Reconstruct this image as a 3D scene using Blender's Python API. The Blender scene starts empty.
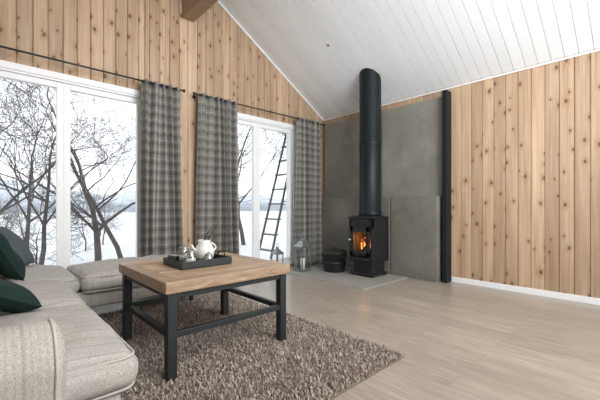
import bpy, bmesh, math, random
from mathutils import Vector, Matrix, Euler
random.seed(7)
scene = bpy.context.scene
try:
    scene.view_settings.view_transform = 'Standard'
    scene.view_settings.look = 'None'
    scene.view_settings.exposure = 0.0
except Exception as e:
    print(e)

# ------------------------------------------------------------------ materials
class NT:
    def __init__(s, name):
        s.m = bpy.data.materials.new(name); s.m.use_nodes = True
        s.t = s.m.node_tree; s.n = s.t.nodes; s.l = s.t.links
        s.b = s.n['Principled BSDF']
        s._tc = None
    def node(s, typ, **kw):
        nd = s.n.new(typ)
        for k, v in kw.items(): setattr(nd, k, v)
        return nd
    def setin(s, sock, v):
        if isinstance(v, bpy.types.NodeSocket): s.l.new(v, sock)
        elif v is not None:
            sock.default_value = v
    def math(s, op, a, b=None, c=None, clamp=False):
        nd = s.node('ShaderNodeMath', operation=op, use_clamp=clamp)
        s.setin(nd.inputs[0], a)
        if b is not None: s.setin(nd.inputs[1], b)
        if c is not None: s.setin(nd.inputs[2], c)
        return nd.outputs[0]
    def obj(s):
        if not s._tc: s._tc = s.node('ShaderNodeTexCoord')
        return s._tc.outputs['Object']
    def uv(s):
        if not s._tc: s._tc = s.node('ShaderNodeTexCoord')
        return s._tc.outputs['UV']
    def sep(s, v):
        nd = s.node('ShaderNodeSeparateXYZ'); s.l.new(v, nd.inputs[0]); return nd.outputs
    def comb(s, x, y, z=0.0):
        nd = s.node('ShaderNodeCombineXYZ')
        s.setin(nd.inputs[0], x); s.setin(nd.inputs[1], y); s.setin(nd.inputs[2], z)
        return nd.outputs[0]
    def noise(s, vec, scale, detail=3, rough=0.5, dist=0.0):
        nd = s.node('ShaderNodeTexNoise')
        s.l.new(vec, nd.inputs['Vector']); nd.inputs['Scale'].default_value = scale
        nd.inputs['Detail'].default_value = detail; nd.inputs['Roughness'].default_value = rough
        nd.inputs['Distortion'].default_value = dist
        return nd.outputs['Fac']
    def mapr(s, v, a, b, c=0.0, d=1.0):
        nd = s.node('ShaderNodeMapRange'); s.setin(nd.inputs[0], v)
        for i, x in enumerate((a, b, c, d)): nd.inputs[1+i].default_value = x
        return nd.outputs[0]
    def mix(s, f, a, b, mode='MIX'):
        nd = s.node('ShaderNodeMix', data_type='RGBA', blend_type=mode)
        s.setin(nd.inputs[0], f)
        for sock, v in ((nd.inputs[6], a), (nd.inputs[7], b)):
            if isinstance(v, tuple): v = (v[0], v[1], v[2], 1)
            s.setin(sock, v)
        return nd.outputs[2]
    def bump(s, h, strength=0.3, dist=0.01):
        nd = s.node('ShaderNodeBump'); s.l.new(h, nd.inputs['Height'])
        nd.inputs['Strength'].default_value = strength; nd.inputs['Distance'].default_value = dist
        s.l.new(nd.outputs[0], s.b.inputs['Normal'])
    def fin(s, col=None, rough=0.5, metal=0.0, spec=None):
        if col is not None:
            if isinstance(col, tuple): col = (col[0], col[1], col[2], 1)
            s.setin(s.b.inputs['Base Color'], col)
        s.setin(s.b.inputs['Roughness'], rough); s.b.inputs['Metallic'].default_value = metal
        if spec is not None: s.b.inputs['Specular IOR Level'].default_value = spec
        return s.m

def simple(name, col, rough=0.5, metal=0.0, var=0.08, scale=12, bump=0.0, spec=None):
    t = NT(name)
    n = t.noise(t.obj(), scale, 4)
    c = t.mix(n, tuple(x*(1-var) for x in col), tuple(min(1, x*(1+var)) for x in col))
    if bump: t.bump(t.noise(t.obj(), scale*8, 3), bump, 0.004)
    return t.fin(c, rough, metal, spec)

def pine(name, axis, light=(0.585,0.43,0.295), dark=(0.35,0.225,0.135), knots=True):
    t = NT(name); o = t.sep(t.obj())
    r = t.node('ShaderNodeNewGeometry').outputs['Random Per Island']
    u = o[axis]; z = o[2]
    ru = t.math('MULTIPLY', r, 37.0); rz = t.math('MULTIPLY', r, 91.0)
    kv = t.comb(t.math('MULTIPLY_ADD', u, 7.1, ru), t.math('MULTIPLY_ADD', z, 4.6, rz))
    vo = t.node('ShaderNodeTexVoronoi', voronoi_dimensions='2D')
    t.l.new(kv, vo.inputs['Vector']); vo.inputs['Scale'].default_value = 1.0
    dist = vo.outputs['Distance']
    keep = t.math('LESS_THAN', t.sep(vo.outputs['Color'])[0], 0.68)
    size = t.mapr(t.sep(vo.outputs['Color'])[1], 0, 1, 0.5, 1.25)
    dd = t.math('DIVIDE', dist, size)
    knot = t.math('MULTIPLY', t.mapr(dd, 0.06, 0.13, 0.9, 0), keep)
    halo = t.math('MULTIPLY', t.mapr(dd, 0.1, 0.36, 1, 0), keep)
    gu = t.math('MULTIPLY_ADD', halo, 0.016, u)
    gv = t.comb(t.math('MULTIPLY_ADD', gu, 50.0, ru), t.math('MULTIPLY_ADD', z, 1.3, rz))
    g = t.noise(gv, 1.0, 4, 0.6, 0.7)
    g = t.mapr(g, 0.3, 0.7)
    big = t.noise(t.comb(t.math('MULTIPLY_ADD', u, 11.0, ru), t.math('MULTIPLY_ADD', z, 0.6, rz)), 1.0, 2)
    col = t.mix(t.math('MULTIPLY_ADD', g, 0.6, t.math('MULTIPLY_ADD', big, 1.4, -0.5), clamp=True), light, dark)
    tone = t.mapr(t.math('FRACT', t.math('MULTIPLY', r, 17.3)), 0, 1, 0.82, 1.1)
    col = t.mix(1.0, col, t.comb(tone, tone, tone), 'MULTIPLY')
    if knots:
        col = t.mix(t.math('MULTIPLY', halo, 0.45), col, (0.31,0.17,0.085))
        col = t.mix(knot, col, (0.11,0.052,0.028))
    t.bump(g, 0.12, 0.002)
    return t.fin(col, 0.55)

M = {}
M['pine_x'] = pine('pine_panel_x', 0)
M['pine_y'] = pine('pine_panel_y', 1)
M['beamwood'] = pine('beam_wood', 1, (0.42,0.31,0.2), (0.30,0.2,0.12), False)
t = NT('white_ceiling_board')
r = t.node('ShaderNodeNewGeometry').outputs['Random Per Island']
tone = t.mapr(r, 0, 1, 0.94, 1.0)
t.fin(t.mix(1.0, (0.83,0.86,0.88), t.comb(tone, tone, tone), 'MULTIPLY'), 0.45); M['ceil'] = t.m
M['white'] = simple('white_paint', (0.84,0.85,0.86), 0.4, var=0.02)
M['backing'] = simple('wall_backing', (0.3,0.28,0.25), 0.8)
M['exterior'] = simple('exterior_cladding', (0.12,0.1,0.09), 0.8)
# floor
t = NT('oak_laminate'); o = t.sep(t.obj())
br = t.node('ShaderNodeTexBrick', offset=0.37, squash=1.0)
t.l.new(t.comb(o[1], o[0]), br.inputs['Vector'])
br.inputs['Scale'].default_value = 1.0; br.inputs['Mortar Size'].default_value = 0.0014
br.inputs['Mortar Smooth'].default_value = 0.1; br.inputs['Bias'].default_value = 0.0
br.inputs['Brick Width'].default_value = 1.3; br.inputs['Row Height'].default_value = 0.19
br.inputs['Color1'].default_value = (0.0,0,0,1); br.inputs['Color2'].default_value = (1,1,1,1)
br.inputs['Mortar'].default_value = (0.5,0.5,0.5,1)
rnd = t.sep(br.outputs['Color'])[0]
g = t.noise(t.comb(t.math('MULTIPLY', o[1], 2.2), t.math('MULTIPLY_ADD', o[0], 28.0, t.math('MULTIPLY', rnd, 31.0))), 1.0, 6, 0.65, 1.5)
g = t.mapr(g, 0.3, 0.7)
g2 = t.noise(t.comb(t.math('MULTIPLY', o[1], 1.2), t.math('MULTIPLY_ADD', o[0], 5.0, t.math('MULTIPLY', rnd, 13.0))), 1.0, 4, 0.6, 1.0)
c = t.mix(g, (0.435,0.375,0.315), (0.265,0.222,0.182))
c = t.mix(t.math('MULTIPLY', t.mapr(g2, 0.45, 0.75), 0.5), c, (0.23,0.193,0.158))
tone = t.mapr(rnd, 0, 1, 0.92, 1.06)
c = t.mix(1.0, c, t.comb(tone, tone, tone), 'MULTIPLY')
c = t.mix(t.math('MULTIPLY', br.outputs['Fac'], 0.45), c, (0.13,0.11,0.09))
t.bump(g, 0.05, 0.001)
t.fin(c, 0.28); M['floor'] = t.m
def cement(name, a, b):
    t = NT(name)
    n = t.noise(t.obj(), 1.8, 7, 0.7); n2 = t.noise(t.obj(), 30, 5, .7); n3 = t.noise(t.obj(), 6, 5, .7)
    c = t.mix(t.mapr(n, 0.36, 0.64), a, b)
    c = t.mix(t.mapr(n3, 0.5, 0.8, 0, .4), c, tuple(x*1.25 for x in b))
    c = t.mix(t.mapr(n2, .35, .7, 0, .45), c, tuple(x*.75 for x in a))
    t.bump(n2, .15, .002)
    return t.fin(c, 0.5)
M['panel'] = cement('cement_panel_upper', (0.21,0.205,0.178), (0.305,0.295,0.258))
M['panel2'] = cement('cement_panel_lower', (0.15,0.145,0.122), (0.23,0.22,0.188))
M['hearth'] = simple('hearth_slate', (0.33,0.32,0.295), 0.35, var=0.15, scale=3)
M['blacksteel'] = simple('black_steel', (0.008,0.011,0.013), 0.6, 0.0, var=0.2, spec=0.25)
M['castiron'] = simple('cast_iron', (0.016,0.017,0.018), 0.45, 0.2, var=0.2, bump=0.2)
M['pipe'] = simple('enamelled_flue', (0.006,0.011,0.013), 0.45, 0.0, var=0.1, spec=0.3)
M['blackpaint'] = simple('black_paint', (0.014,0.018,0.02), 0.5, var=0.2)
M['firebrick'] = simple('firebrick', (0.12,0.07,0.04), 0.9)
M['log'] = simple('charred_log', (0.06,0.03,0.015), 0.9)
t = NT('flame'); o = t.sep(t.obj())
e = t.mix(t.mapr(o[2], 0.38, 0.56), (1.0,0.40,0.08), (1.0,0.13,0.01))
t.l.new(e, t.b.inputs['Emission Color']); t.b.inputs['Emission Strength'].default_value = 2.5
t.fin((0.5,0.1,0.02), 0.8); M['flame'] = t.m
t = NT('rustic_tabletop'); o = t.sep(t.obj())
r = t.node('ShaderNodeNewGeometry').outputs['Random Per Island']
g = t.noise(t.comb(t.math('MULTIPLY', o[0], 4.0), t.math('MULTIPLY_ADD', o[1], 60.0, t.math('MULTIPLY', r, 40.0)), t.math('MULTIPLY', o[2], 30.0)), 1.0, 6, 0.7, 1.2)
c = t.mix(t.mapr(g, 0.32, 0.66), (0.54,0.39,0.255), (0.24,0.15,0.09))
tone = t.mapr(r, 0, 1, 0.72, 1.15)
c = t.mix(1.0, c, t.comb(tone, tone, tone), 'MULTIPLY')
t.bump(g, 0.4, 0.003); t.fin(c, 0.5); M['table'] = t.m
def sofa_mat(name, axis):
    t = NT(name); o = t.sep(t.obj())
    f = t.math('FRACT', t.math('MULTIPLY', o[axis], 1/0.018))
    s = t.math('LESS_THAN', f, 0.35)
    f2 = t.math('LESS_THAN', t.math('FRACT', t.math('MULTIPLY', o[axis], 1/0.072)), 0.14)
    n = t.noise(t.obj(), 200, 4, 0.75); nb = t.noise(t.obj(), 14, 3)
    c = t.mix(t.mapr(n, .38, .62), (0.56,0.535,0.495), (0.33,0.312,0.285))
    c = t.mix(t.math('MULTIPLY', nb, 0.25), c, (0.38,0.36,0.325))
    c = t.mix(t.math('MULTIPLY', s, 0.22), c, (0.27,0.25,0.225))
    c = t.mix(t.math('MULTIPLY', f2, 0.26), c, (0.22,0.20,0.18))
    t.bump(n, 0.6, 0.004)
    return t.fin(c, 1.0, spec=0.03)
M['sofa'] = sofa_mat('sofa_stripe_fabric', 1)
M['sofa_x'] = sofa_mat('sofa_stripe_fabric_x', 0)
M['piping'] = simple('sofa_piping', (0.47,0.445,0.405), 1.0, spec=0.05)
M['velvetgreen'] = simple('green_velvet', (0.010,0.026,0.022), 0.8, var=0.4, scale=10, spec=0.2)
M['greyfab'] = simple('slate_fabric', (0.085,0.10,0.105), 0.95, var=0.25, scale=60, spec=0.1)
M['legwood'] = simple('dark_leg_wood', (0.05,0.03,0.02), 0.5)
t = NT('plaid_curtain'); o = t.sep(t.uv())
def band(c, period, lo, hi):
    f = t.math('FRACT', t.math('MULTIPLY', c, 1/period))
    return t.math('MULTIPLY', t.math('GREATER_THAN', f, lo), t.math('LESS_THAN', f, hi))
u, v = o[0], o[1]
PD=0.115
bu = band(u, PD, 0.1, 0.52); bv = band(v, PD, 0.1, 0.52)
lu = band(u, PD, 0.71, 0.79); lv = band(v, PD, 0.71, 0.79)
du = band(u, PD, 0.27, 0.35); dv = band(v, PD, 0.27, 0.35)
base = t.mix(t.math('MULTIPLY', t.math('ADD', bu, bv), 0.5), (0.255,0.247,0.222), (0.12,0.121,0.12))
base = t.mix(t.math('MULTIPLY', t.math('ADD', lu, lv), 0.5, clamp=True), base, (0.48,0.45,0.39))
base = t.mix(t.math('MULTIPLY', t.math('ADD', du, dv), 0.38, clamp=True), base, (0.05,0.052,0.055))
n = t.noise(t.obj(), 300, 2)
base = t.mix(t.math('MULTIPLY', n, 0.3), base, (0.25,0.24,0.22))
t.fin(base, 0.95, spec=0.1); M['plaid'] = t.m
t = NT('shag_rug')
r = t.node('ShaderNodeNewGeometry').outputs['Random Per Island']
n = t.noise(t.obj(), 5, 3)
c = t.mix(r, (0.19,0.15,0.122), (0.54,0.475,0.41))
c = t.mix(t.math('MULTIPLY', n, 0.35), c, (0.21,0.17,0.14))
t.fin(c, 0.95, spec=0.1); M['rug'] = t.m
M['rugbase'] = simple('rug_backing', (0.17,0.14,0.115), 0.95, var=0.2, scale=40)
M['ceramic'] = simple('white_ceramic', (0.66,0.65,0.62), 0.25, var=0.15, scale=20)
M['candle'] = simple('candle_wax', (0.8,0.77,0.7), 0.5, var=0.02)
M['lantern'] = simple('lantern_steel', (0.26,0.28,0.275), 0.4, 0.7)
M['twig'] = simple('twig', (0.07,0.05,0.035), 0.8)
t = NT('snow'); n = t.noise(t.obj(), 0.35, 5); n2 = t.noise(t.obj(), 3, 4)
t.bump(n2, 0.5, 0.1)
t.fin(t.mix(n, (0.62,0.65,0.69), (0.78,0.79,0.81)), 0.8); M['snow'] = t.m
M['bark'] = simple('birch_bark', (0.10,0.085,0.08), 0.9, var=0.5, scale=6)
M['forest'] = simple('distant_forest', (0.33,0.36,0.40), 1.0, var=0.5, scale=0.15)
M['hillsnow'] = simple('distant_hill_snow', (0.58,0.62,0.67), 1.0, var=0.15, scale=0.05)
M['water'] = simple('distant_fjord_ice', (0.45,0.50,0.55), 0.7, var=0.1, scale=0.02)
M['alu'] = simple('ladder_aluminium', (0.12,0.12,0.12), 0.5, 0.3)
def glass(name, gl=0.05, tint=(0.97,0.98,0.98,1)):
    m = bpy.data.materials.new(name); m.use_nodes = True; nt = m.node_tree; nt.nodes.clear()
    out = nt.nodes.new('ShaderNodeOutputMaterial'); mx = nt.nodes.new('ShaderNodeMixShader')
    a = nt.nodes.new('ShaderNodeBsdfTransparent'); b = nt.nodes.new('ShaderNodeBsdfGlossy')
    b.inputs['Roughness'].default_value = 0.02; mx.inputs[0].default_value = gl
    a.inputs[0].default_value = tint
    nt.links.new(a.outputs[0], mx.inputs[1]); nt.links.new(b.outputs[0], mx.inputs[2]); nt.links.new(mx.outputs[0], out.inputs[0])
    return m
M['glass'] = glass('window_glass', 0.004)
M['lglass'] = glass('lantern_glass', 0.08)
M['jarglass'] = glass('jar_glass', 0.22, (0.85,0.88,0.87,1))

# ------------------------------------------------------------------ mesh builder
class MB:
    def __init__(s): s.v=[]; s.f=[]; s.m=[]; s.sm=[]; s.mats=[]; s.uv={}
    def mi(s, mat):
        if mat not in s.mats: s.mats.append(mat)
        return s.mats.index(mat)
    def add(s, vs, fs, mat, smooth=False):
        o = len(s.v); i = s.mi(mat)
        s.v += [tuple(p) for p in vs]
        for f in fs: s.f.append(tuple(o+k for k in f)); s.m.append(i); s.sm.append(smooth)
        return o
    def box(s, x0,x1,y0,y1,z0,z1, mat, bev=0.0, mx=None, seg=2):
        if bev > 0:
            bm = bmesh.new(); bmesh.ops.create_cube(bm, size=1)
            for v in bm.verts: v.co = Vector(((x0+x1)/2+v.co.x*(x1-x0), (y0+y1)/2+v.co.y*(y1-y0), (z0+z1)/2+v.co.z*(z1-z0)))
            bmesh.ops.bevel(bm, geom=bm.edges[:], offset=bev, segments=seg, profile=0.5, affect='EDGES')
            bm.verts.index_update()
            vs = [v.co.copy() for v in bm.verts]; fs = [[v.index for v in f.verts] for f in bm.faces]; bm.free()
        else:
            vs = [Vector((x,y,z)) for x in (x0,x1) for y in (y0,y1) for z in (z0,z1)]
            fs = [(0,1,3,2),(4,6,7,5),(0,4,5,1),(2,3,7,6),(0,2,6,4),(1,5,7,3)]
        if mx is not None: vs = [mx @ p for p in vs]
        s.add(vs, fs, mat)
    def tube(s, pts, rad, mat, n=8, closed=False, caps=True):
        pts = [Vector(p) for p in pts]; k = len(pts)
        if not hasattr(rad, '__len__'): rad = [rad]*k
        vs = []; prev = None
        for i, p in enumerate(pts):
            if closed: d = pts[(i+1)%k]-pts[i-1]
            else: d = pts[min(i+1,k-1)]-pts[max(i-1,0)]
            if d.length < 1e-9: d = Vector((0,0,1))
            d.normalize()
            if prev is None:
                a = Vector((0,0,1)) if abs(d.z) < 0.9 else Vector((1,0,0))
                x = d.cross(a).normalized()
            else:
                x = (prev - d*prev.dot(d))
                x = x.normalized() if x.length > 1e-6 else d.orthogonal().normalized()
            prev = x; y = d.cross(x)
            for j in range(n):
                an = 2*math.pi*j/n
                vs.append(p + (x*math.cos(an)+y*math.sin(an))*rad[i])
        fs = []
        for i in range(k if closed else k-1):
            for j in range(n):
                a=i*n+j; b=i*n+(j+1)%n; c=((i+1)%k)*n+(j+1)%n; d=((i+1)%k)*n+j
                fs.append((a,b,c,d))
        if caps and not closed:
            fs.append(tuple(range(n-1,-1,-1))); fs.append(tuple(range((k-1)*n, k*n)))
        s.add(vs, fs, mat, True)
    def lathe(s, cx, cy, prof, mat, n=32, smooth=True, sx=1, sy=1):
        vs=[]; fs=[]
        for (r,z) in prof:
            for j in range(n):
                a=2*math.pi*j/n; vs.append((cx+sx*r*math.cos(a), cy+sy*r*math.sin(a), z))
        for i in range(len(prof)-1):
            for j in range(n):
                fs.append((i*n+j, i*n+(j+1)%n, (i+1)*n+(j+1)%n, (i+1)*n+j))
        s.add(vs, fs, mat, smooth)
    def softbox(s, x0,x1,y0,y1,z0,z1, r, mat, bulge=0.0, side=0.0, n=18, mx=None, wr=0.0, seed=0.0):
        h = Vector(((x1-x0)/2,(y1-y0)/2,(z1-z0)/2)); c0 = Vector(((x0+x1)/2,(y0+y1)/2,(z0+z1)/2))
        r = min(r, h.x, h.y, h.z)
        bm = bmesh.new(); bmesh.ops.create_cube(bm, size=2)
        bmesh.ops.subdivide_edges(bm, edges=bm.edges[:], cuts=n, use_grid_fill=True)
        for v in bm.verts:
            q = Vector([math.sin(max(-1,min(1,c))*math.pi/2) for c in v.co])
            p = Vector([q[i]*h[i] for i in range(3)])
            c = Vector([max(-(h[i]-r), min(h[i]-r, p[i])) for i in range(3)])
            d = p-c
            if d.length > 1e-7:
                p = c + d.normalized()*min(r, d.length*1.0 if max(abs(d.x),abs(d.y),abs(d.z))<r*0.999 else r)
            wx=1-(q.x)**2; wy=1-(q.y)**2; wz=1-(q.z)**2
            p.z += bulge*wx**0.6*wy**0.6*(1 if q.z>0 else 0)*abs(q.z)
            p.x += side*wy*wz*q.x; p.y += side*wx*wz*q.y
            if wr and q.z>0:
                p.z += wr*q.z*(math.sin(p.x*17+p.y*6+seed)*math.sin(p.y*13-p.x*5+seed*2)+.6*math.sin(p.x*31+seed)*math.sin(p.y*23+seed)+.35*math.sin(p.x*9+p.y*52+seed+3*math.sin(p.x*8)))
            v.co = p + c0
        bm.verts.index_update()
        vs=[v.co.copy() for v in bm.verts]; fs=[[v.index for v in f.verts] for f in bm.faces]; bm.free()
        if mx is not None: vs=[mx@p for p in vs]
        s.add(vs, fs, mat, True)
    def obj(s, name, parent=None):
        me = bpy.data.meshes.new(name); me.from_pydata(s.v, [], s.f)
        for m in s.mats: me.materials.append(m)
        me.polygons.foreach_set('material_index', s.m)
        me.polygons.foreach_set('use_smooth', s.sm)
        me.update(); me.validate()
        ob = bpy.data.objects.new(name, me); scene.collection.objects.link(ob)
        if parent: ob.parent = parent
        return ob
def empty(name):
    e = bpy.data.objects.new(name, None); scene.collection.objects.link(e); e.empty_display_size=0.1; return e

# ------------------------------------------------------------------ room
XE, XW, YN, YS = 4.58, -0.65, 4.285, -3.0
EAVE, SL = 2.62, 0.6
XR = (XE+XW)/2
def roof(x): return EAVE + SL*(XE-x) if x >= XR else EAVE + SL*(x-XW)

def strip(mb, P, u0, u1, bot, top, mat, ch=0.008, dp=0.013):
    us = [(u0, -dp), (u0+ch, 0), (u1-ch, 0), (u1, -dp)]
    vs = [P(u, bot(u), n) for u, n in us] + [P(u, top(u), n) for u, n in us]
    mb.add(vs, [(0,1,5,4),(1,2,6,5),(2,3,7,6)], mat)

def edges(a, b, w, extra=()):
    e = set([round(a,4), round(b,4)]); k = a
    while k < b: e.add(round(k,4)); k += w
    for x in extra:
        if a < x < b: e.add(round(x,4))
    e = sorted(e); out=[e[0]]
    for x in e[1:]:
        if x-out[-1] < 0.02:
            if x in [round(q,4) for q in extra] or x == round(b,4): out[-1]=x
        else: out.append(x)
    return out

def gable_wall(name, y, sgn, ops):
    mb = MB()
    P = lambda u, v, n: Vector((u, y + sgn*n, v))
    ex = [XR] + [o[0] for o in ops] + [o[1] for o in ops]
    E = edges(XW, XE, 0.125, ex)
    for a, b in zip(E, E[1:]):
        c=(a+b)/2; op=None
        for o in ops:
            if o[0] < c < o[1]: op=o
        if op:
            strip(mb, P, a, b, lambda u: op[3], roof, M['pine_x'])
            if op[2] > 0.02: strip(mb, P, a, b, lambda u: 0.0, lambda u: op[2], M['pine_x'])
        else: strip(mb, P, a, b, lambda u: 0.0, roof, M['pine_x'])
    ya, yb = y - sgn*0.015, y - sgn*0.2
    xs = sorted([XW-0.2, XR, XE+0.2] + [o[0] for o in ops] + [o[1] for o in ops])
    for a, b in zip(xs, xs[1:]):
        c=(a+b)/2; zb=-0.1
        for o in ops:
            if o[0] < c < o[1]: zb = o[3]
        vs = [(x, yy, z) for yy in (ya, yb) for (x, z) in ((a,zb),(b,zb),(b,roof(b)),(a,roof(a)))]
        mb.add(vs, [(0,1,2,3),(7,6,5,4),(0,4,5,1),(1,5,6,2),(2,6,7,3),(3,7,4,0)], M['backing'])
    return mb.obj(name)
WIN1 = (-0.20, 1.42, 0.04, 2.33); WIN2 = (2.335, 3.875, 0.04, 2.33)
gable_wall('wall_north', YN, -1, [WIN1, WIN2])
WIN3 = (0.2, 3.6, 0.04, 2.33)
gable_wall('wall_south', YS, 1, [WIN3])
def side_wall(name, x, sgn):
    mb = MB(); P = lambda u, v, n: Vector((x + sgn*n, u, v))
    E = edges(YS, YN, 0.13)
    for a, b in zip(E, E[1:]): strip(mb, P, a, b, lambda u: 0.0, lambda u: EAVE, M['pine_y'])
    xa, xb = sorted((x - sgn*0.015, x - sgn*0.2))
    mb.box(xa, xb, YS, YN, -0.1, EAVE, M['backing'])
    return mb.obj(name)
side_wall('wall_east', XE, -1); side_wall('wall_west', XW, 1)
mb = MB(); mb.box(XW, XE, YS, YN, -0.1, 0.0, M['floor']); mb.obj('floor')
mb = MB()
nE = Vector((-SL,0,-1)).normalized(); nW = Vector((SL,0,-1)).normalized()
PE = lambda u, v, n: Vector((XE - v, u, EAVE + SL*v)) + nE*n
PW = lambda u, v, n: Vector((XW + v, u, EAVE + SL*v)) + nW*n
E = edges(YS, YN, 0.12)
for a, b in zip(E, E[1:]):
    for P in (PE, PW): strip(mb, P, a, b, lambda u: 0.0, lambda u: XE-XR, M['ceil'], 0.005, 0.014)
zr = roof(XR)
for (xa, xb) in ((XE+0.2, XR), (XW-0.2, XR)):
    za = EAVE - SL*0.2
    vs = [(x, yy, z) for yy in (YS-0.2, YN+0.2) for (x, z) in ((xa,za+0.03),(xb,zr+0.03),(xb,zr+0.25),(xa,za+0.25))]
    mb.add(vs, [(0,1,2,3),(7,6,5,4),(0,4,5,1),(1,5,6,2),(2,6,7,3),(3,7,4,0)], M['backing'])
mb.obj('ceiling')
mb = MB(); mb.box(1.885, 2.045, YS, YN-0.001, 3.47, roof(2.045), M['beamwood'], 0.006); mb.obj('ridge_beam')
mb = MB()
for (xa, xb) in ((XE, 2.05),):
    vs=[]
    for yy in (YN-0.016, YN-0.0005):
        for x, dz in ((xa,-0.004),(xb,-0.004),(xb,-0.034),(xa,-0.034)): vs.append((x, yy, roof(x)+dz))
    mb.add(vs, [(0,1,2,3),(7,6,5,4),(0,4,5,1),(1,5,6,2),(2,6,7,3),(3,7,4,0)], M['white'])
mb.obj('trim_1')
mb = MB(); mb.box(XE-0.014, XE-0.0005, YS, 4.28, EAVE-0.03, EAVE-0.012, M['white']); mb.obj('trim_2')
mb = MB(); mb.box(XE-0.016, XE-0.0005, YS+0.01, 1.925, 0.0, 0.07, M['white'], 0.003); mb.obj('baseboard_east')
mb = MB()
for a, b in ((XW+.01, -0.28), (1.5, 2.25), (3.96, XE-0.02)): mb.box(a, b, YN-0.016, YN-0.0005, 0.0, 0.07, M['white'], 0.003)
mb.obj('baseboard_north')

def window(name, op, y, sgn, mull):
    a,b,z0,z1 = op; mb = MB(); W = M['white']
    yi, yo = sorted((y + sgn*0.014, y - sgn*0.001)); c = 0.065
    mb.box(a-c, b+c, yi, yo, z1, z1+c, W, 0.003)
    mb.box(a-c, a, yi, yo, 0.0, z1, W, 0.003); mb.box(b, b+c, yi, yo, 0.0, z1, W, 0.003)
    y0, y1 = sorted((y - sgn*0.001, y - sgn*0.2)); e=0.02
    mb.box(a, a+e, y0, y1, z0, z1, W); mb.box(b-e, b, y0, y1, z0, z1, W)
    mb.box(a, b, y0, y1, z1-e, z1, W); mb.box(a, b, y0, y1, 0.0, z0+e, W)
    f0, f1 = sorted((y - sgn*0.03, y - sgn*0.09)); s=0.06
    xs = [a+e] + mull + [b-e]
    for p, q in zip(xs, xs[1:]):
        mb.box(p, p+s, f0, f1, z0+e, z1-e, W, 0.004); mb.box(q-s, q, f0, f1, z0+e, z1-e, W, 0.004)
        mb.box(p+s, q-s, f0, f1, z1-e-s, z1-e, W, 0.004); mb.box(p+s, q-s, f0, f1, z0+e, z0+e+0.09, W, 0.004)
        ym=(f0+f1)/2
        mb.add([(p+s,ym,z0+e+.09),(q-s,ym,z0+e+.09),(q-s,ym,z1-e-s),(p+s,ym,z1-e-s)], [(0,1,2,3)], M['glass'])
    mb.obj(name)
    ld = bpy.data.lights.new(name+'_portal', 'AREA'); ld.shape='RECTANGLE'; ld.size=b-a; ld.size_y=z1-z0
    ld.cycles.is_portal = True
    lo = bpy.data.objects.new(name+'_daylight', ld); scene.collection.objects.link(lo)
    lo.location = ((a+b)/2, y - sgn*0.22, (z0+z1)/2)
    lo.rotation_euler = (math.radians(-90 if sgn<0 else 90), 0, 0)
window('window_1', WIN1, YN, -1, [0.61])
window('window_2', WIN2, YN, -1, [3.105])
window('window_3', WIN3, YS, 1, [1.33, 2.47])

mb = MB(); c = Vector((3.51, 3.186, roof(3.51)))
rot = nE.to_track_quat('Z','Y').to_matrix().to_4x4()
tmp = MB(); tmp.lathe(0,0,[(0.038,0.0),(0.038,0.006),(0.028,0.008),(0.026,0.002),(0.0,0.002)], M['white'], 24)
mb.add([c + rot @ Vector(p) for p in tmp.v], tmp.f, M['white'], True)
tmp = MB(); tmp.lathe(0,0,[(0.026,0.0035),(0.0,0.0035)], M['white'], 24)
mb.add([c + rot @ Vector(p) for p in tmp.v], tmp.f, M['lantern'], True)
mb.obj('recessed_downlight')

# ------------------------------------------------------------------ fireplace wall
e = empty('fireplace_surround')
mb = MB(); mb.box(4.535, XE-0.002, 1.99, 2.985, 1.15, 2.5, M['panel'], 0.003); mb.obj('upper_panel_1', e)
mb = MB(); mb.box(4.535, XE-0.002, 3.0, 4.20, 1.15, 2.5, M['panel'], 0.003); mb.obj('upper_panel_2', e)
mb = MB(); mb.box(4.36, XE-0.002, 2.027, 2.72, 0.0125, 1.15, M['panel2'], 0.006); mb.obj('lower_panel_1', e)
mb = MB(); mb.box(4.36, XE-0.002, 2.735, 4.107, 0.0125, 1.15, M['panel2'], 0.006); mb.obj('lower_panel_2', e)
mb = MB(); mb.box(4.42, XE-0.002, 1.93, 1.988, 0.0, 2.54, M['blacksteel'], 0.003); mb.obj('steel_edge_profile', e)
mb = MB(); mb.box(3.33, 4.57, 2.45, 3.95, 0.0, 0.012, M['hearth'], 0.003); mb.box(4.37, 4.57, 2.04, 2.449, 0.0, 0.012, M['hearth']); mb.box(4.37, 4.57, 3.951, 4.1, 0.0, 0.012, M['hearth']); mb.obj('hearth_plate')

mb = MB(); C = M['castiron']; H=0.0125
x0,x1,y0,y1 = 3.90,4.30,2.73,3.13
mb.box(x0-0.015,x1+0.01,y0-0.015,y1+0.015,0.835,0.862,C,0.008)
mb.box(x0+0.03,x1-0.03,y0+0.03,y1-0.03,0.862,0.875,C,0.004)
mb.box(x0+0.005,x1,y0,y0+0.03,0.24,0.836,C,0.005)
mb.box(x0+0.005,x1,y1-0.03,y1,0.24,0.836,C,0.005)
mb.box(x1-0.03,x1,y0,y1,0.24,0.836,C)
mb.box(x0+0.005,x1,y0,y1,0.22,0.25,C,0.004)
mb.box(x0+0.005,x0+0.06,y0,y1,0.70,0.84,C,0.004)
mb.box(x0+0.02,x0+0.06,y0+.03,y1-.03,0.24,0.35,C)
for i in range(5): mb.box(x0-0.001,x0+0.01,y0+.06+i*.06,y0+.09+i*.06,0.755,0.80,C,0.003)
for ys in (y0-0.006, y1-0.002):
    for z in (0.29,0.47,0.65): mb.box(x0+0.05,x1-0.05,ys,ys+0.008,z,z+0.15,C,0.003)
fx0, fx1 = x0-0.02, x0+0.015
dy0, dy1, dz0, dz1 = y0+0.035, y1-0.035, 0.31, 0.72
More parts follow.
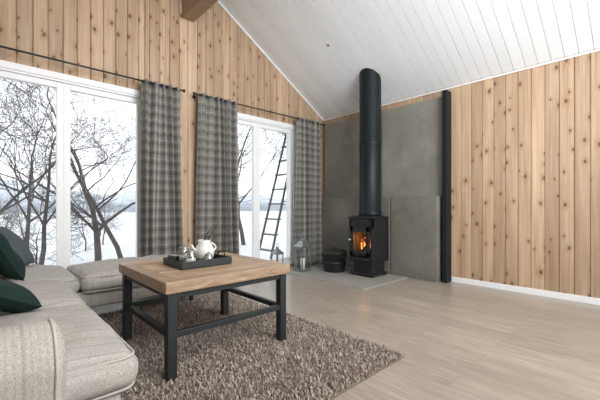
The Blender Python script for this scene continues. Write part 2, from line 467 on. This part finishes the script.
mb.box(fx0,fx1,dy0,dy1,dz0,dz0+.06,C,0.006); mb.box(fx0,fx1,dy0,dy1,dz1-.075,dz1,C,0.006)
mb.box(fx0,fx1,dy0,dy0+.055,dz0,dz1,C,0.006); mb.box(fx0,fx1,dy1-.055,dy1,dz0,dz1,C,0.006)
for k in (1,2):
    yy = dy0 + (dy1-dy0)*k/3
    mb.box(fx0+.004,fx1-.01,yy-.005,yy+.005,dz0+.03,dz1-.04,C)
mb.tube([(fx0,dy1-.02,0.53),(fx0-.04,dy1-.02,0.53)],0.01,M['lantern']); mb.lathe(fx0-.045,dy1-.02,[(0,.505),(.016,.515),(.02,.53),(.016,.545),(0,.555)],M['lantern'],12)
mb.box(x0-0.09,x0+0.03,y0+0.01,y1-0.01,0.262,0.285,C,0.008)
mb.box(x0-0.02,x0+0.02,y0+0.05,y1-0.05,0.225,0.262,C,0.004)
mb.box(x0+0.06,x1-0.03,y0+0.04,y1-0.04,0.05,0.225,C,0.01)
mb.box(x0+0.02,x1,y0+0.005,y1-0.005,0.03,0.06,C,0.008)
for xx in (x0+0.03,x1-0.05):
    for yy in (y0+0.015,y1-0.055): mb.box(xx,xx+.04,yy,yy+.04,H,0.035,C,0.006)
mb.box(x1-.05,x1-.03,y0+.03,y1-.03,0.25,0.8,M['firebrick'])
mb.box(x0+.06,x1-.04,y0+.03,y0+.045,0.25,0.8,M['firebrick']); mb.box(x0+.06,x1-.04,y1-.045,y1-.03,0.25,0.8,M['firebrick'])
for i,(yy,zz) in enumerate(((2.86,.37),(2.95,.375),(3.0,.37),(2.92,.42))):
    mb.tube([(x0+.09,yy-.03,zz),(x0+.2,yy+.01,zz+.01),(x0+.32,yy+.03,zz)],0.032,M['log'],10)
for i in range(13):
    fx=x0+.08+random.random()*.2; fy=2.84+random.random()*.18; fh=.05+random.random()*.14; w=random.uniform(.010,.020)
    pts=[(fx,fy+ (random.random()-.5)*.02*k,.39+fh*k/5) for k in range(6)]
    mb.tube(pts,[w*.6,w,w*.9,w*.6,w*.3,.001],M['flame'],6)
mb.add([(x0-.003,dy0+.03,dz0+.03),(x0-.003,dy1-.03,dz0+.03),(x0-.003,dy1-.03,dz1-.04),(x0-.003,dy0+.03,dz1-.04)],[(0,1,2,3)],M['lglass'])
mb.obj('wood_stove')
fl = bpy.data.lights.new('fire_glow','POINT'); fl.energy=1.5; fl.color=(1,.45,.15); fl.shadow_soft_size=.05
fo = bpy.data.objects.new('fire_glow',fl); scene.collection.objects.link(fo); fo.location=(4.02,2.93,.55)
mb = MB(); px,py=4.13,2.92; zt = roof(px-0.16)+0.02
mb.lathe(px,py,[(0,.876),(.155,.876),(.165,.885),(.165,.93),(.157,.935),(.157,1.9),(.160,1.905),(.160,1.925),(.157,1.93),(.157,zt)],M['pipe'],48)
mb.obj('flue_pipe')

mb = MB(); cx,cy=3.95,3.46
mb.lathe(cx,cy,[(0,H),(.155,H),(.165,.03),(.185,.28),(.195,.285),(.2,.30),(.192,.312),(.178,.31),(.16,.05),(0,.045)],M['castiron'],32)
mb.lathe(cx,cy,[(.176,.14),(.184,.145),(.184,.165),(.178,.17)],M['castiron'],32)
mb.lathe(cx,cy,[(.192,.312),(.17,.335),(.08,.352),(.02,.356),(.018,.37),(.028,.38),(0,.39)],M['castiron'],32)
for s in (-1,1):
    mb.tube([(cx-.08+.16*k/8, cy+s*(.19+.045*math.sin(math.pi*k/8)), .25) for k in range(9)],.008,M['castiron'])
mb.obj('ash_bucket')

def lantern(name, cx, cy, w, h, z0):
    mb=MB(); L=M['lantern']; a=w/2; t_=.012
    mb.box(cx-a-.01,cx+a+.01,cy-a-.01,cy+a+.01,z0,z0+.025,L,.004)
    hb=h*.68
    for sx in (-1,1):
        for sy in (-1,1):
            mb.box(cx+sx*a-t_/2-.000,cx+sx*a+t_/2,cy+sy*a-t_/2,cy+sy*a+t_/2,z0+.02,z0+hb,L)
    for zz in (z0+.025,z0+hb-.012):
        mb.box(cx-a,cx+a,cy-a-t_/2,cy-a+t_/2,zz,zz+.014,L); mb.box(cx-a,cx+a,cy+a-t_/2,cy+a+t_/2,zz,zz+.014,L)
        mb.box(cx-a-t_/2,cx-a+t_/2,cy-a,cy+a,zz,zz+.014,L); mb.box(cx+a-t_/2,cx+a+t_/2,cy-a,cy+a,zz,zz+.014,L)
    for q in ([(cx-a,cy-a),(cx+a,cy-a)],[(cx+a,cy-a),(cx+a,cy+a)],[(cx+a,cy+a),(cx-a,cy+a)],[(cx-a,cy+a),(cx-a,cy-a)]):
        (ax,ay),(bx,by)=q; mb.add([(ax,ay,z0+.03),(bx,by,z0+.03),(bx,by,z0+hb),(ax,ay,z0+hb)],[(0,1,2,3)],M['lglass'])
    R=a+.018; r2=a*.35; zb=z0+hb; zt=z0+h*.83
    vs=[(cx-R,cy-R,zb),(cx+R,cy-R,zb),(cx+R,cy+R,zb),(cx-R,cy+R,zb),(cx-r2,cy-r2,zt),(cx+r2,cy-r2,zt),(cx+r2,cy+r2,zt),(cx-r2,cy+r2,zt)]
    mb.add(vs,[(0,3,2,1),(0,1,5,4),(1,2,6,5),(2,3,7,6),(3,0,4,7),(4,5,6,7)],L)
    mb.lathe(cx,cy,[(r2,zt),(r2,zt+.02),(r2+.01,zt+.022),(0,zt+.035)],L,16)
    rr=(h*.17-.02)/2; zc=zt+.03+rr*.9
    mb.tube([(cx+rr*.7*math.cos(2*math.pi*k/20)*.7,cy-rr*.7*math.cos(2*math.pi*k/20)*.7,zc+rr*math.sin(2*math.pi*k/20)) for k in range(20)],.004,L,6,closed=True)
    mb.lathe(cx,cy,[(0,z0+.025),(.035,z0+.025),(.035,z0+hb*.5),(.03,z0+hb*.51),(0,z0+hb*.505)],M['candle'],20)
    mb.tube([(cx,cy,z0+hb*.5),(cx,cy,z0+hb*.5+.015)],.002,M['twig'],5)
    mb.obj(name)
lantern('lantern',3.60,3.80,.17,.56,0.0125)
lantern('lantern',3.24,3.98,.12,.44,0.0)

# ------------------------------------------------------------------ curtains
def curtain(name, xa, xb, y, z0, z1, folds, seed, flare=0.03):
    rnd=random.Random(seed); N=folds*14; K=26; vs=[]; uvs=[]; ph=[rnd.uniform(-.6,.6) for _ in range(folds+2)]
    Wf=(xb-xa)*2.1
    for k in range(K+1):
        h=k/K; z=z0+(z1-z0)*h
        amp=.035+.026*(1-h)
        for i in range(N+1):
            s=i/N; c=(s-.5)
            x=(xa+xb)/2+c*(xb-xa)*(1+flare*2*(1-h)**1.2) + .014*math.sin(s*9+h*3+seed)
            f=s*folds; p=ph[int(f)]*(1-(f%1))+ph[int(f)+1]*(f%1)
            yy=y+amp*math.sin(2*math.pi*f+p*(2.2-1.6*h))*(1+.25*math.sin(5.1*s+2*seed)) + .010*math.sin(4*h+s*17)
            vs.append((x,yy,z)); uvs.append((s*Wf,z))
    fs=[]
    for k in range(K):
        for i in range(N): fs.append((k*(N+1)+i,k*(N+1)+i+1,(k+1)*(N+1)+i+1,(k+1)*(N+1)+i))
    mb=MB(); mb.add(vs,fs,M['plaid'],True); ob=mb.obj(name)
    uvl=ob.data.uv_layers.new(name='UVMap')
    for l in ob.data.loops: uvl.data[l.index].uv=uvs[l.vertex_index]
    return ob
curtain('curtain',1.34,1.80,4.145,0.015,2.50,5,1,.12)
curtain('curtain',2.06,2.63,4.145,0.015,2.50,6,2,.09)
curtain('curtain',3.78,4.33,4.145,0.015,2.50,6,3,.05)
def rod(name, xa, xb, ranges):
    mb=MB(); z=2.475; y=4.145
    mb.tube([(xa,y,z),(xb,y,z)],.010,M['blackpaint'],12)
    for x in (xa,xb):
        mb.tube([(x-.02,y,z),(x-.01,y,z),(x,y,z),(x+.012,y,z),(x+.022,y,z)],[.004,.018,.022,.018,.004],M['blackpaint'],12)
    for x in (xa+.06,xb-.06):
        mb.tube([(x,y,z),(x,YN-.002,z)],.007,M['blackpaint']); mb.tube([(x,YN-.010,z),(x,YN-.001,z)],.025,M['blackpaint'],16)
    for a,b,n in ranges:
        for k in range(n):
            x=a+(b-a)*(k+.5)/n
            mb.tube([(x,y+.022*math.cos(2*math.pi*j/16),z+.022*math.sin(2*math.pi*j/16)) for j in range(16)],.0035,M['blackpaint'],6,closed=True)
    mb.obj(name)
rod('curtain_rod',-.45,1.85,[(1.35,1.78,7)])
rod('curtain_rod',1.99,4.46,[(2.06,2.62,8),(3.79,4.32,8)])

# ------------------------------------------------------------------ sofa
sofa = empty('sectional_sofa')
def rrect(x0,x1,y0,y1,z,r,n=6):
    pts=[]
    for cx,cy,a0 in ((x1-r,y1-r,0),(x0+r,y1-r,90),(x0+r,y0+r,180),(x1-r,y0+r,270)):
        for k in range(n+1):
            a=math.radians(a0+90*k/n); pts.append((cx+r*math.cos(a),cy+r*math.sin(a),z))
    out=[]
    for i,p in enumerate(pts):
        q=pts[(i+1)%len(pts)]; out.append(p)
        d=math.dist(p,q)
        m=int(d/.1)
        for k in range(1,m): out.append(tuple(p[j]+(q[j]-p[j])*k/m for j in range(3)))
    return out
def cushion(name,x0,x1,y0,y1,z0=.28,z1=.43,b=.065,mat='sofa',seed=0):
    mb=MB(); mb.softbox(x0,x1,y0,y1,z0,z1,.065,M[mat],b,.022,n=40,wr=.007,seed=seed)
    o=.014
    mb.tube(rrect(x0+o,x1-o,y0+o,y1-o,z1-.016,.055),.0055,M['piping'],6,closed=True)
    mb.tube(rrect(x0+o,x1-o,y0+o,y1-o,z0+.014,.055),.0055,M['piping'],6,closed=True)
    mb.obj(name,sofa)
mb=MB()
mb.box(-.60,.39,1.43,4.02,.15,.29,M['sofa'],.02); mb.box(.37,1.66,3.27,4.02,.15,.29,M['sofa_x'],.02); mb.obj('base_frame',sofa)
cushion('seat_cushion_1',-.30,.455,1.405,2.325,seed=1)
cushion('seat_cushion_2',-.30,.46,2.335,3.19,seed=2)
cushion('seat_cushion_3',-.30,.565,3.20,4.02,seed=3)
cushion('chaise_cushion',.575,1.70,3.22,4.02,mat='sofa_x',b=.04,seed=4)
mb=MB(); yc=1.275; zc=.535
def prof(off):
    P=[(yc+.105-off,.15)]+[(yc+.105-off,.15+(zc-.15)*k/6) for k in range(1,6)]
    P+=[(yc+(.122-off)*math.cos(a),zc+(.118-off)*math.sin(a)) for a in [math.pi*k/20 for k in range(21)]]
    P+=[(yc-.105+off,.15+(zc-.15)*k/6) for k in range(5,0,-1)]+[(yc-.105+off,.15)]
    return P
rings=[(-.60,.0),(-.4,0),(-.1,.0),(.125,.0),(.145,.002),(.160,.009),(.170,.022),(.176,.045),(.179,.08)]
vs=[];fs=[];npf=len(prof(0))
for x,off in rings:
    for (y,z) in prof(off): vs.append((x,y,z))
for k in range(len(rings)-1):
    for j in range(npf-1):
        a=k*npf+j; fs.append((a,a+1,a+npf+1,a+npf))
fs.append(tuple(range((len(rings)-1)*npf,len(rings)*npf)))
mb.add(vs,fs,M['sofa_x'],True)
mb.tube([(.148,y,z) for (y,z) in prof(0.001)],.005,M['piping'],6)
mb.obj('armrest',sofa)
mb=MB(); mb.softbox(-.63,-.38,1.15,4.02,.15,.80,.08,M['sofa'],0,.01); mb.obj('backrest',sofa)
for i,(a,b) in enumerate(((1.42,2.32),(2.33,3.19),(3.2,4.02))):
    mb=MB(); mb.softbox(-.38,-.14,a,b,.47,.86,.09,M['sofa'],.02,.03); mb.obj('back_cushion_%d'%(i+1),sofa)
mb=MB()
for x,y in ((-.52,1.25),(.10,1.25),(.33,1.52),(-.52,3.9),(1.58,3.36),(1.58,3.92),(.5,3.92),(.33,3.0)):
    zb = .014 if (y<3.5 and x>.05) else 0.0
    mb.tube([(x,y,zb),(x,y,.16)],[.018,.026],M['legwood'],12)
mb.obj('legs',sofa)

def pillow(name, loc, rot, w, h, th, mat):
    n=20; vs=[];fs=[]
    for side in (1,-1):
        for i in range(n+1):
            for j in range(n+1):
                u=-1+2*i/n; v=-1+2*j/n
                k=(1-u**4)**.7*(1-v**4)**.7
                pin=1-.07*(1-u*u); pin2=1-.07*(1-v*v)
                vs.append(Vector((u*w/2*pin2,v*h/2*pin,side*th/2*k*(1+.10*math.sin(5*u+3*v)))))
    m=(n+1)**2
    for i in range(n):
        for j in range(n):
            a=i*(n+1)+j; fs.append((a,a+n+1,a+n+2,a+1)); fs.append((m+a,m+a+1,m+a+n+2,m+a+n+1))
    M4=Matrix.Translation(loc)@Euler([math.radians(q) for q in rot]).to_matrix().to_4x4()
    mb=MB(); mb.add([M4@p for p in vs],fs,mat,True); return mb.obj(name)
pillow('throw_pillow',(.075,3.22,.668),(0,62,8),.42,.44,.15,M['velvetgreen'])
pillow('throw_pillow',(.16,3.76,.658),(0,55,-16),.42,.46,.15,M['greyfab'])
pillow('throw_pillow',(.02,2.25,.580),(0,28,15),.34,.40,.13,M['velvetgreen'])

# ------------------------------------------------------------------ coffee table
tb=empty('coffee_table'); RZ=.0125
X0,X1,Y0,Y1=.73,1.645,1.87,2.77
B=M['blackpaint']
mb=MB(); n=6; ed=.085
zt0,zt1=.512,.58
for k in range(n):
    a=Y0+ed+(Y1-Y0-2*ed)*k/n; b=Y0+ed+(Y1-Y0-2*ed)*(k+1)/n
    mb.box(X0+ed+.002,X1-ed-.002,a+.0025,b-.0025,zt1-.03,zt1-.001-.002*(k%2),M['table'],.003)
mb.box(X0+.03,X1-.03,Y0+.03,Y1-.03,zt0+.002,zt1-.02,B)
mb.box(X0,X1,Y0,Y0+ed,zt0,zt1,M['table'],.005); mb.box(X0,X1,Y1-ed,Y1,zt0,zt1,M['table'],.005)
mb.box(X0,X0+ed,Y0+ed+.002,Y1-ed-.002,zt0,zt1,M['table'],.005); mb.box(X1-ed,X1,Y0+ed+.002,Y1-ed-.002,zt0,zt1,M['table'],.005)
mb.obj('tabletop',tb)
mb=MB(); l=.055; i_=.02
for xx in (X0+i_,X1-i_-l):
    for yy in (Y0+i_,Y1-i_-l): mb.box(xx,xx+l,yy,yy+l,RZ,zt0,B,.003)
for z0,z1 in ((.25,.285),(.475,zt0-.001)):
    for yy in (Y0+i_+.008,Y1-i_-l+.008): mb.box(X0+i_+l,X1-i_-l,yy,yy+.035,z0,z1,B,.003)
    for xx in (X0+i_+.008,X1-i_-l+.008): mb.box(xx,xx+.035,Y0+i_+l,Y1-i_-l,z0,z1,B,.003)
mb.obj('leg_frame',tb)
mb=MB(); tx,ty=1.15,2.34; hx,hy=.19,.155; z=.5805
mb.box(tx-hx,tx+hx,ty-hy,ty+hy,z,z+.01,B,.002)
for s in (-1,1):
    mb.box(tx-hx,tx+hx,ty+s*hy-.006,ty+s*hy+.006,z+.004,z+.05,B,.003)
    mb.box(tx+s*hx-.006,tx+s*hx+.006,ty-hy,ty+hy,z+.004,z+.05,B,.003)
    mb.tube([(tx+s*(hx+.004),ty-.05,z+.05),(tx+s*(hx+.006),ty-.045,z+.075),(tx+s*(hx+.006),ty+.045,z+.075),(tx+s*(hx+.004),ty+.05,z+.05)],.006,B,8)
mb.obj('serving_tray')
mb=MB(); jx,jy=1.22,2.37; z=.591
mb.lathe(jx,jy,[(0,z),(.045,z),(.066,z+.03),(.074,z+.07),(.062,z+.11),(.046,z+.138),(.05,z+.16),(.046,z+.16),(.041,z+.138),(.055,z+.1),(.06,z+.05),(0,z+.02)],M['ceramic'],28)
mb.tube([(jx+.048+.045*math.sin(math.pi*k/8),jy-.0,z+.14-.085*k/8) for k in range(9)],.007,M['ceramic'],8)
mb.tube([(jx-.06,jy,z+.07),(jx-.09,jy,z+.10),(jx-.105,jy,z+.13)],[.015,.010,.007],M['ceramic'],10)
for k in range(9):
    L=random.uniform(.17,.29); p=Vector((jx+random.uniform(-.02,.02),jy+random.uniform(-.02,.02),z+.08)); pts=[p.copy()]
    s=random.uniform(-.4,1.0)
    d=Vector((.731*s*.7,-.682*s*.7,1)).normalized()
    for q in range(6):
        p=p+d*L/6; d=(d+Vector((random.uniform(-.1,.3),random.uniform(-.3,.1),-.03))).normalized(); pts.append(p.copy())
    mb.tube(pts,[.003]*3+[.0025]*3+[.0015],M['twig'],5)
mb.obj('ceramic_teapot')
def jar(name,jx,jy,r,h):
    mb=MB()
    mb.lathe(jx,jy,[(0,z),(r*.92,z),(r,z+.008),(r,z+h*.85),(r*.85,z+h*.93),(r*.85,z+h)],M['jarglass'],24)
    mb.lathe(jx,jy,[(0,z+.004),(r*.85,z+.004),(r*.85,z+h*.5),(0,z+h*.5)],M['candle'],20)
    mb.lathe(jx,jy,[(r*.9,z+h),(r*.92,z+h+.012),(r*.3,z+h+.018),(r*.15,z+h+.03),(0,z+h+.034)],M['lantern'],20)
    mb.obj(name)
jar('glass_jar',1.07,2.29,.042,.085); jar('glass_jar',1.08,2.42,.038,.10); jar('glass_jar',1.19,2.25,.03,.055)

# ------------------------------------------------------------------ rug
mb=MB(); rx0,rx1,ry0,ry1=.04,2.05,1.17,3.50
mb.box(rx0,rx1,ry0,ry1,0.0,.012,M['rugbase'],.004)
rr=random.Random(3); vs=[];fs=[]
sp=.0115
nx=int((rx1-rx0)/sp); ny=int((ry1-ry0)/sp)
legs=[(xx+.0275,yy+.0275) for xx in (X0+i_,X1-i_-l) for yy in (Y0+i_,Y1-i_-l)]
for i in range(nx):
    for j in range(ny):
        x=rx0+(i+rr.random())*sp; y=ry0+(j+rr.random())*sp
        if any(abs(x-a)<.03 and abs(y-b)<.03 for a,b in legs): continue
        a=rr.random()*6.283; h=.020+.016*rr.random(); L=.004+.018*rr.random(); w=.0055
        dx,dy=math.cos(a)*L,math.sin(a)*L; px_,py_=-math.sin(a)*w,math.cos(a)*w
        o=len(vs)
        vs+=[(x+px_,y+py_,.008),(x-px_,y-py_,.008),(x+dx*.3+math.cos(a)*w,y+dy*.3+math.sin(a)*w,.008),(x+dx+px_*.7,y+dy+py_*.7,h),(x+dx-px_*.7,y+dy-py_*.7,h)]
        fs+=[(o,o+1,o+4,o+3),(o+1,o+2,o+4),(o+2,o,o+3),(o+3,o+4,o+2)]
mb.add(vs,fs,M['rug']); mb.obj('shag_rug')

# ------------------------------------------------------------------ outside
mb=MB(); vs=[];fs=[]
def gz(x,y):
    d=max(0,y-7)
    return -.45 - .004*min(d,60) + .10*math.sin(x*.7+y*.3)+.07*math.sin(y*.9-x*.4)
ys_=[4.5+ (k/50)**2*110 for k in range(51)]; xs_=[-60+ k*2.5 for k in range(81)]
for y in ys_:
    for x in xs_: vs.append((x,y,gz(x,y)))
W_=len(xs_)
for j in range(50):
    for i in range(W_-1): fs.append((j*W_+i,j*W_+i+1,(j+1)*W_+i+1,(j+1)*W_+i))
mb.add(vs,fs,M['snow'],True); mb.obj('snow_ground')
mb=MB(); mb.box(-3,7,4.49,5.9,-.25,-.06,M['snow'],.03); mb.box(-3,7,4.49,5.88,-1.0,-.25,M['exterior']); mb.obj('snowy_deck')
mb=MB()
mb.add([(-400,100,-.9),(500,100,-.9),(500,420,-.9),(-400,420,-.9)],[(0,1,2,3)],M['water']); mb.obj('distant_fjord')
def ridge(name,y,base,amp,mat,seed,x0=-400,x1=600,n=260):
    rr=random.Random(seed); ph=[rr.uniform(0,6.28) for _ in range(6)]
    vs=[];fs=[]
    for i in range(n+1):
        x=x0+(x1-x0)*i/n
        h=base+sum(amp/(k+1)*math.sin(x*.008*(k+1)**1.6+ph[k]) for k in range(6))+rr.uniform(0,amp*.12)
        vs+=[(x,y,-5),(x,y+6,h*.5),(x,y+16,h)]
    for i in range(n):
        a=i*3; fs+=[(a,a+3,a+4,a+1),(a+1,a+4,a+5,a+2)]
    mb=MB(); mb.add(vs,fs,mat); mb.obj(name)
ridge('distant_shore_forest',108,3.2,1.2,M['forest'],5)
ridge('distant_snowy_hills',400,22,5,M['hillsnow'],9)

def tree(mb, base, H, R, seed, lean=(0,0), depth=5, spread=.55):
    rr=random.Random(seed)
    def grow(p,d,L,r,lev):
        n=5; pts=[p.copy()]; rad=[r]; dirs=[d.copy()]
        for k in range(n):
            d=(d+Vector((rr.gauss(0,.14),rr.gauss(0,.14),rr.gauss(.03,.1)))).normalized()
            p=p+d*L/n; pts.append(p.copy()); rad.append(max(.0030,r*(1-.6*(k+1)/n))); dirs.append(d.copy())
        mb.tube(pts,rad,M['bark'],6 if lev<2 else 4,caps=False)
        if lev>=depth: return
        nb = 5 if lev==0 else rr.choice((2,3,3))
        for b in range(nb):
            k=rr.randint(2 if lev==0 else 1,n)
            sd=Vector((rr.gauss(0,1),rr.gauss(0,1),rr.gauss(.1,.6))).normalized()
            nd=(dirs[k]*(1-spread)+sd*spread).normalized()
            grow(pts[k],nd,L*rr.uniform(.45,.75),rad[k]*rr.uniform(.45,.7),lev+1)
        grow(pts[-1],dirs[-1],L*.6,rad[-1],lev+1)
    grow(Vector(base),Vector((lean[0],lean[1],1)).normalized(),H*.5,R,0)
def mk(i,x,y,H,R,lean=(0,0),depth=5,name='bare_birch_tree',spread=.55):
    mb=MB(); tree(mb,(x,y,gz(x,y)-.1),H,R,i,lean,depth,spread); mb.obj(name)
mk(11,.35,8.6,5.5,.075,(-.15,.1)); mk(12,1.75,8.2,5.2,.08,(.25,.0)); mk(13,2.7,9.8,5.5,.07,(-.2,.0))
mk(14,5.0,8.6,5.5,.07,(.15,.1)); mk(15,6.9,10.4,5.5,.08,(-.2,0)); mk(16,1.0,14,6,.08,(.1,0),4); mk(21,.9,9.6,5.6,.06,(.05,0))
for k,(x,y,h) in enumerate(((.25,11,1.7),(1.6,12,1.8),(3.4,15,2.0),(5.4,11.5,1.8),(7.6,14,2.2),(.5,16,2.3),(2.6,14,2.2),(.9,10,1.4),(1.2,18,2.6),(6.6,13,2.2),(8.6,17,2.6),(4.2,19,2.6),(.25,21,2.8))):
    mk(40+k,x,y,h,.03,(0,0),4,'bare_bush',.7)

mb=MB(); A=M['alu']
for dy in (4.72,5.12):
    ap=Vector((4.36,dy+(.05 if dy<5 else -.05),2.45))
    mb.tube([(3.66,dy,-.055),ap],.022,A,8); mb.tube([(5.0,dy,-.055),ap],.018,A,8)
for k in range(1,9):
    f=k/9; x=3.66+.70*f; z=-.06+2.51*f
    mb.box(x-.04,x+.05,4.72+.04*f,5.12-.04*f,z-.012,z+.012,A)
mb.box(4.28,4.46,4.75,5.09,2.43,2.47,A,.005)
mb.tube([(4.0,4.74,1.1),(4.7,4.74,1.1)],.008,A)
mb.obj('stepladder')

# ------------------------------------------------------------------ light
w=bpy.data.worlds.new('overcast'); scene.world=w; w.use_nodes=True; nt=w.node_tree
bg=nt.nodes['Background']; tc=nt.nodes.new('ShaderNodeTexCoord'); no=nt.nodes.new('ShaderNodeTexNoise'); no.inputs['Scale'].default_value=3; no.inputs['Detail'].default_value=4
cr=nt.nodes.new('ShaderNodeValToRGB'); cr.color_ramp.elements[0].color=(.82,.86,.90,1); cr.color_ramp.elements[1].color=(.95,.97,1,1)
cr.color_ramp.elements[0].position=.3; cr.color_ramp.elements[1].position=.65
nt.links.new(tc.outputs['Generated'],no.inputs['Vector']); nt.links.new(no.outputs['Fac'],cr.inputs[0]); nt.links.new(cr.outputs[0],bg.inputs[0])
bg.inputs[1].default_value=1.8
def area(name,loc,tgt,sx,sy,e,col=(1,1,1)):
    ld=bpy.data.lights.new(name,'AREA'); ld.shape='RECTANGLE'; ld.size=sx; ld.size_y=sy; ld.energy=e; ld.color=col
    lo=bpy.data.objects.new(name,ld); scene.collection.objects.link(lo); lo.location=loc
    lo.rotation_euler=(Vector(tgt)-Vector(loc)).to_track_quat('-Z','Y').to_euler()
area('overhead_fill_light',(1.6,-1.2,3.0),(2.4,2.4,1.0),2.6,1.6,155,(.96,.98,1))  # added fill, out of view; no fixture hangs here in the room
area('side_fill_light',(3.6,-2.4,1.6),(2.0,3.0,1.6),1.8,1.6,50,(.96,.98,1))  # unseen fill added from the right to lift the far walls
area('ceiling_fill_uplight',(1.97,-0.6,1.9),(2.8,1.8,4.2),1.6,1.6,72,(.94,.98,1))  # added upward fill that brightens the white ceiling, not a room lamp

# ------------------------------------------------------------------ camera
cd=bpy.data.cameras.new('camera'); co=bpy.data.objects.new('camera',cd); scene.collection.objects.link(co)
co.location=(0,0,1.0); co.rotation_euler=(math.radians(90),0,-math.radians(43.0))
cd.lens=36*338/600; cd.sensor_width=36; cd.shift_y=7/600; cd.clip_start=.05; cd.clip_end=2000
scene.camera=co
